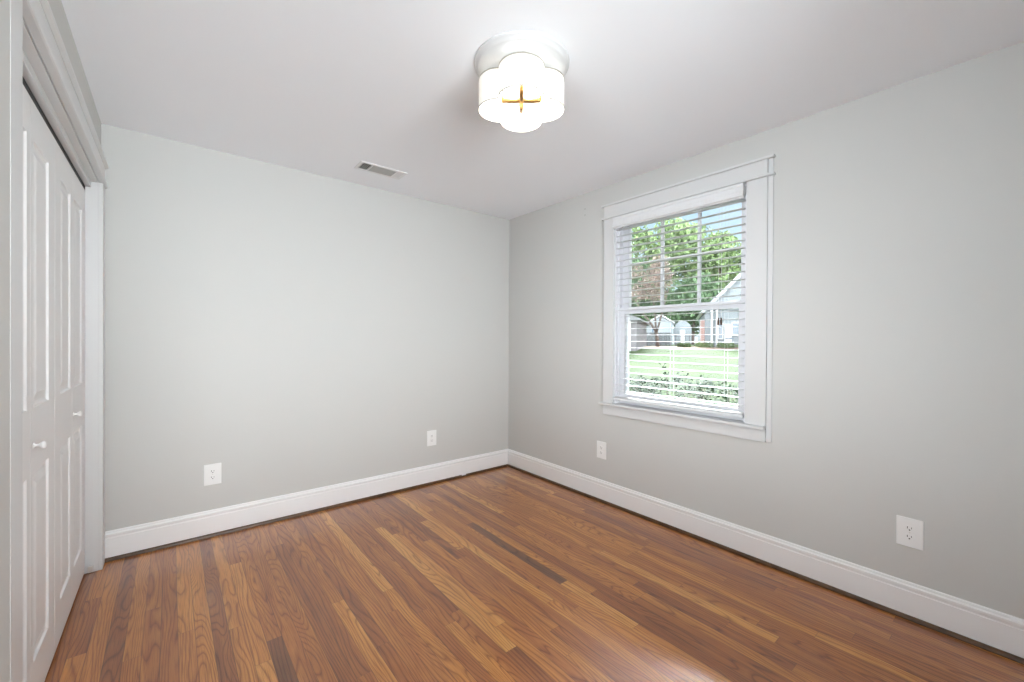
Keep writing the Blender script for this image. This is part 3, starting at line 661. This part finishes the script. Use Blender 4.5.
def leafball(bm, c, rad, n, size, rnd, flat=1.0):
    for _ in range(n):
        while True:
            p = Vector((rnd.uniform(-1, 1), rnd.uniform(-1, 1), rnd.uniform(-1, 1)))
            if 0.35 < p.length < 1: break
        p = Vector(c) + Vector((p.x*rad[0], p.y*rad[1], p.z*rad[2]))
        a = Vector((rnd.gauss(0, 1), rnd.gauss(0, 1), rnd.gauss(0, flat))).normalized(); b = a.orthogonal().normalized()
        b.rotate(Matrix.Rotation(rnd.uniform(0, 6.28), 3, a)); s = size*rnd.uniform(0.6, 1.3)
        cc = a.cross(b)
        v = [bm.verts.new(q) for q in (p - b*s, p + cc*s*0.42, p + b*s, p - cc*s*0.42)]
        v[2].co += a*s*0.25
        bm.faces.new((v[0], v[1], v[2])); bm.faces.new((v[0], v[2], v[3]))
def crown(name, balls, size, material, parent, seed, dens=1.0):
    rnd = random.Random(seed); bm = bmesh.new()
    for (u, d, z, r, n) in balls:
        leafball(bm, at(u, d, z), (r, r, r*0.8), int(n*dens), size, rnd)
    me = bpy.data.meshes.new(name); bm.to_mesh(me); bm.free(); me.materials.append(material)
    o = bpy.data.objects.new(name, me); COL.objects.link(o); o.parent = parent
    if parent: o.matrix_parent_inverse = Matrix.Translation(-Vector(parent.location))
    return o
def trunk(paths, parent, name='trunk', material=None):
    bm = bmesh.new()
    for pts, r0, r1 in paths:
        n = len(pts); tube(bm, pts, [r0 + (r1-r0)*i/(n-1) for i in range(n)], 9)
    o = obj(name, bm, material or M_bark, None, smooth=True); o.parent = parent; o.matrix_parent_inverse = Matrix.Translation(-Vector(parent.location)); return o
def tree(u, d, h, balls, size, material, label, seed, group='trees beyond the lawn', dens=1.0, tr_=0.25):
    t = empty('tree', at(u, d, gz(d))); tag(t, label, 'tree', group)
    trunk([([at(u, d, gz(d)-0.1), at(u+0.15, d, gz(d)+h*0.3), at(u-0.1, d, gz(d)+h*0.7)], tr_, tr_*0.4),
           ([at(u+0.15, d, gz(d)+h*0.3), at(u+h*0.12, d, gz(d)+h*0.55), at(u+h*0.15, d+0.3, gz(d)+h*0.7)], tr_*0.5, tr_*0.2)], t)
    crown('foliage', balls, size, material, t, seed, dens)
    return t
rn = random.Random(5)
def cloud(u, d, z0, z1, w, k, r):
    return [(u+rn.uniform(-w, w)*(1-0.5*((i/k))), d+rn.uniform(-1.5, 1.5), z0+(z1-z0)*i/k, r*rn.uniform(0.7, 1.15), 330) for i in range(k)]
tree(-3.4, 50, 14, cloud(-3.6, 50, 4, 13.5, 3.0, 16, 2.1), 0.30, M_leafA, 'tall light green tree at left, behind the grey shed fence', 1)
tree(0.4, 52, 15, cloud(0.3, 52, 4, 15, 3.0, 18, 2.2), 0.32, M_leafA, 'tall leafy green tree in the middle, behind the small white shed', 2)
tree(3.9, 50, 13, cloud(3.9, 50, 4, 12.3, 2.2, 13, 1.9), 0.30, M_leafA, 'tall green tree rising above the white gabled house', 3)
tree(1.0, 44, 7, cloud(0.9, 44, 2.5, 6.5, 2.6, 11, 1.7), 0.30, M_leafB, 'darker green tree low between the white shed and the white house', 4)
tree(-5.5, 46, 9, cloud(-4.5, 46, 3, 9.5, 1.8, 9, 1.8), 0.30, M_leafB, 'dark green tree at the far left behind the grey house corner', 6)

# unseen upper storey and neighbour to the south-east, added to shade the garden
hb = empty('wall_added_storey', (-6, 4, 0)); struct(hb)
o = boxes('added_storey', [((WX-LT, FY-0.165, 2.605), (WT, -2.3, 6.2)), ((-12, -2.3, 2.605), (WT, 7, 6.2)), ((-12, 0.155, -0.5), (WT-0.03, 7, 2.6)), ((-12, -2.3, -0.5), (-3.76, 0.15, 2.6))], M_siding); o.parent = hb; o.matrix_parent_inverse = Matrix.Translation(-Vector(hb.location))
bm = bmesh.new(); prism(bm, [(-12.4, FY-0.6, 6.2), (0.5, FY-0.6, 6.2), (-5.9, FY-0.6, 9.0)], (0, FY-0.6, 0), (0, 7.4, 0)); o = obj('roof', bm, M_roof); o.parent = hb; o.matrix_parent_inverse = Matrix.Translation(-Vector(hb.location))
nb = empty('wall_added_neighbour', (18, -15, 0)); struct(nb)  # unseen house, added to block the low glow from the lawn
o = boxes('wall', [((2.5, -20, -0.5), (36, -9, 6.5))], M_siding2); o.parent = nb; o.matrix_parent_inverse = Matrix.Translation(-Vector(nb.location))
bm = bmesh.new(); prism(bm, [(2.0, -20.5, 6.5), (2.0, -8.5, 6.5), (2.0, -14.5, 9.5)], (2.0, 0, 0), (36.5, 0, 0)); o = obj('roof', bm, M_roof); o.parent = nb; o.matrix_parent_inverse = Matrix.Translation(-Vector(nb.location))

# near ornamental tree with a forked trunk and a smoky reddish crown
ft = empty('ornamental_tree', at(-0.93, 20, gz(20))); tag(ft, 'small forked tree with smoky reddish foliage standing at the lawn edge', 'tree')
z0 = gz(20)
trunk([([at(-0.93, 20, z0-0.05), at(-0.98, 20, z0+0.42), at(-1.02, 20, z0+0.72)], 0.085, 0.07),
       ([at(-1.02, 20, z0+0.70), at(-1.28, 20, z0+1.15), at(-1.66, 20, z0+1.62), at(-1.95, 20, z0+2.2)], 0.055, 0.03),
       ([at(-1.02, 20, z0+0.70), at(-1.06, 20.1, z0+1.2), at(-1.12, 20.1, z0+1.9), at(-1.3, 20.1, z0+2.8)], 0.05, 0.025),
       ([at(-1.00, 20, z0+0.66), at(-0.88, 19.9, z0+1.1), at(-0.76, 19.9, z0+1.6), at(-0.5, 19.9, z0+2.6)], 0.05, 0.025)], ft)
rn = random.Random(9)
crown('foliage', [(-1.25+rn.uniform(-0.8, 0.7), 20+rn.uniform(-0.5, 0.5), z0+2.3+rn.uniform(-0.1, 1.7), 0.42, 230) for _ in range(13)], 0.065, M_leafC, ft, 12)

def OB(name, lst, material, parent, bevel=0.0):
    """boxes in the outdoor frame: u0,u1,d0,d1,z0,z1"""
    bm = bmesh.new()
    for u0, u1, d0, d1, za, zb in lst:
        v = [bm.verts.new(at(u, d, z)) for u, d, z in ((u0,d0,za),(u1,d0,za),(u1,d1,za),(u0,d1,za),(u0,d0,zb),(u1,d0,zb),(u1,d1,zb),(u0,d1,zb))]
        for f in ((0,3,2,1),(4,5,6,7),(0,1,5,4),(1,2,6,5),(2,3,7,6),(3,0,4,7)): bm.faces.new([v[i] for i in f])
    o = obj(name, bm, material, None, bevel); o.parent = parent; o.matrix_parent_inverse = Matrix.Translation(-Vector(parent.location)); return o
def OP(name, prof, d0, d1, material, parent):
    """outline in u,z pushed from d0 to d1"""
    bm = bmesh.new(); prism(bm, [at(u, d0, z) for u, z in prof], at(0, d0), at(0, d1))
    o = obj(name, bm, material); o.parent = parent; o.matrix_parent_inverse = Matrix.Translation(-Vector(parent.location)); return o
# white gabled house on the right
hs = empty('house', at(3.2, 20, gz(20))); tag(hs, 'white sided house with a steep gable and dark window openings', 'house')
OP('wall', [(0.99, 0.9), (5.6, 0.9), (5.6, 2.72), (3.3, 5.05), (1.05, 2.80), (0.99, 2.72)], 20, 26, M_siding, hs)
OP('roof', [(0.80, 2.48), (0.92, 2.42), (3.3, 4.95), (5.72, 2.48), (5.84, 2.54), (3.3, 5.16)], 19.85, 26.2, mat('rake_white', (0.42, 0.44, 0.46), 0.5), hs)
OB('eave_board', [(1.05, 3.2, 19.93, 20.0, 2.56, 2.70)], M_siding, hs)
OB('porch_post', [(1.20, 1.27, 19.75, 19.85, 0.93, 2.55), (1.40, 1.46, 19.75, 19.85, 0.93, 2.55)], M_trim, hs)
for (a, b, c, d) in ((1.53, 1.66, 1.34, 1.95), (2.05, 2.34, 1.48, 1.98)):
    f = OB('window_frame', [(a-0.04, b+0.04, 19.93, 20.0, c-0.04, d+0.05)], M_trim, hs)
    OB('window_pane', [(a, b, 19.92, 19.929, c, d)], M_pane_dark, hs)
OB('garage_door', [(1.74, 2.02, 19.94, 20.0, 1.0, 1.95)], M_trim, hs)
OB('bench', [(1.75, 2.05, 19.5, 19.7, 1.30, 1.36)], M_pane_dark, hs)
OB('chimney', [(0.84, 1.02, 20.4, 20.9, 0.9, 2.15)], M_brick, hs)
# white shed and its neighbours
sh = empty('shed', at(-1.6, 38, gz(38))); tag(sh, 'larger white gabled shed behind the grey lattice fence', 'shed', 'white sheds behind the fence')
OP('wall', [(-2.95, 0.75), (-0.60, 0.75), (-0.60, 2.72), (-1.55, 3.28), (-2.95, 2.45)], 38, 42, M_siding, sh)
OP('roof', [(-3.1, 2.40), (-1.55, 3.34), (-0.45, 2.66), (-0.45, 2.76), (-1.55, 3.45), (-3.1, 2.52)], 37.8, 42.2, mat('shed_roof', (0.5, 0.5, 0.52), 0.7), sh)
OB('window_pane', [(-2.35, -2.15, 37.96, 38.0, 1.9, 2.3)], M_pane_dark, sh)
sh2 = empty('shed', at(0.2, 42, gz(42))); tag(sh2, 'small white round topped shed between the larger shed and the house', 'shed', 'white sheds behind the fence')
OP('wall', [(-0.55, 0.75), (0.95, 0.75), (0.95, 2.35), (0.78, 2.75), (0.45, 3.0), (0.2, 3.08), (-0.1, 3.0), (-0.4, 2.75), (-0.55, 2.35)], 42, 45, M_siding, sh2)
OB('door', [(-0.05, 0.4, 41.96, 42.0, 0.8, 2.2)], M_trim, sh2)
lh = empty('garage', at(-2.6, 16, gz(16))); tag(lh, 'grey sided house corner with a dark eave at the left of the lawn', 'house')
OB('wall', [(-4.5, -1.50, 16, 21, 0.75, 1.98)], M_siding2, lh)
OP('roof', [(-4.7, 1.98), (-1.33, 1.96), (-1.33, 2.02), (-3.0, 2.65), (-4.7, 2.3)], 15.7, 21.2, M_roof, lh)
OB('downspout', [(-1.74, -1.70, 15.93, 15.98, 0.8, 1.98)], M_trim, lh)
wb = empty('white_outbuilding', at(-3.0, 30, gz(30))); tag(wb, 'long low white outbuilding between the grey house corner and the shed', 'building')
OB('wall', [(-3.6, -2.05, 30, 34, 0.75, 2.25)], M_siding, wb)
OP('roof', [(-3.7, 2.25), (-1.95, 2.25), (-1.95, 2.32), (-2.8, 2.62), (-3.7, 2.4)], 29.8, 34.2, mat('low_roof', (0.42, 0.40, 0.43), 0.8), wb)
# fences
fn = empty('fence', at(-1.5, 28, gz(28))); tag(fn, 'grey slatted privacy fence in front of the white shed', 'fence')
OB('board_panel', [(-2.02+0.075*k, -2.02+0.075*k+0.055, 28, 28.02, gz(28), 1.72) for k in range(20)], M_fence, fn)
OB('rail', [(-2.05, -0.5, 28.02, 28.06, 1.05, 1.11), (-2.05, -0.5, 28.02, 28.06, 1.55, 1.61)], M_fence, fn)
pf = empty('fence', at(0.4, 30, gz(30))); tag(pf, 'thin dark iron fence in front of the small round topped shed', 'fence')
for k in range(6): OB('post', [(-0.30+0.28*k, -0.27+0.28*k, 30, 30.03, 0.8, 1.60)], M_iron, pf)
OB('rail', [(-0.35, 1.25, 30, 30.02, 1.50, 1.53), (-0.35, 1.25, 30, 30.02, 1.0, 1.03)], M_iron, pf)
bm = bmesh.new(); prism(bm, [at(-4, 18.2, gz(18.2)-0.05), at(-4, 18.2, gz(18.2)+0.03), at(-4, 20.6, gz(20.6)+0.05), at(-4, 20.6, gz(20.6)-0.05)], at(-4, 0), at(3.2, 0))
struct(obj('garden_bed', bm, M_mulch), 'reddish mulch bed along the far lawn edge')
for i, (u, w, zt, lab) in enumerate(((0.15, 0.33, 1.13, 'low clipped shrub left of the white house chimney'), (0.95, 0.40, 1.18, 'low rounded shrub in front of the chimney'), (1.75, 0.42, 1.17, 'low rounded shrub beneath the house windows'), (2.5, 0.38, 1.20, 'low shrub at the right end of the house bed'))):
    b_ = empty('shrub', at(u, 19.3, gz(19.3))); tag(b_, lab, 'shrub', 'low shrubs along the far bed')
    trunk([([at(u, 19.3, gz(19)), at(u+0.03, 19.3, zt-0.1)], 0.02, 0.01)], b_, 'stem')
    crown('foliage', [(u+w*0.45*s, 19.3, gz(19.3)+0.10, (zt-gz(19.3)-0.05)*0.95, 260) for s in (-1, 0, 1)], 0.035, M_leafA, b_, 40+i)

# hedge of glossy leaves right outside the window
hd = empty('hedge', (1.0, -1.2, gz(3.6))); tag(hd, 'dark glossy leafed hedge growing just outside the window', 'hedge')
rnd = random.Random(77); bm = bmesh.new()
def sprig_leaf(bm, p, dirv, s, rnd):
    a = dirv.normalized(); side = a.cross(Vector((0, 0, 1)))
    side = side.normalized() if side.length > 0.05 else Vector((1, 0, 0))
    nrm = side.cross(a)
    mid = p + a*s*0.5 + nrm*s*0.06; tip = p + a*s - Vector((0, 0, s*0.15))
    v = [bm.verts.new(q) for q in (p, p + a*s*0.35 + side*s*0.17, p + a*s*0.72 + side*s*0.13, tip, p + a*s*0.72 - side*s*0.13, p + a*s*0.35 - side*s*0.17, mid)]
    for i in range(6): bm.faces.new((v[i], v[(i+1) % 6], v[6]))
stem = bmesh.new()
for k in range(900):
    y = rnd.uniform(-3.0, 1.2); x = rnd.uniform(0.42, 1.45)
    ht = 0.82 + 0.10*noise.noise(Vector((y*2.2, x*2, 3))) + (0.05 if y < -0.9 else -0.01)
    z = ht - abs(rnd.gauss(0, 0.10))
    if rnd.random() < 0.05: z = ht + rnd.uniform(0.02, 0.14)
    for j in range(9):
        a = rnd.uniform(0, 6.28); el = rnd.uniform(-0.2, 0.9)
        dv = Vector((math.cos(a)*math.cos(el), math.sin(a)*math.cos(el), math.sin(el)))
        sprig_leaf(bm, Vector((x, y, z)) + dv*0.012 + Vector((0, 0, rnd.uniform(-0.03, 0.03))), dv, rnd.uniform(0.035, 0.065), rnd)
    if k % 4 == 0: tube(stem, [(x, y, -0.32), (x+rnd.uniform(-0.03, 0.03), y+rnd.uniform(-0.03, 0.03), z)], [0.006, 0.002], 4)
o = obj('foliage', bm, M_leafD); o.parent = hd; o.matrix_parent_inverse = Matrix.Translation(-Vector(hd.location))
o = obj('stem', stem, M_bark); o.parent = hd; o.matrix_parent_inverse = Matrix.Translation(-Vector(hd.location))
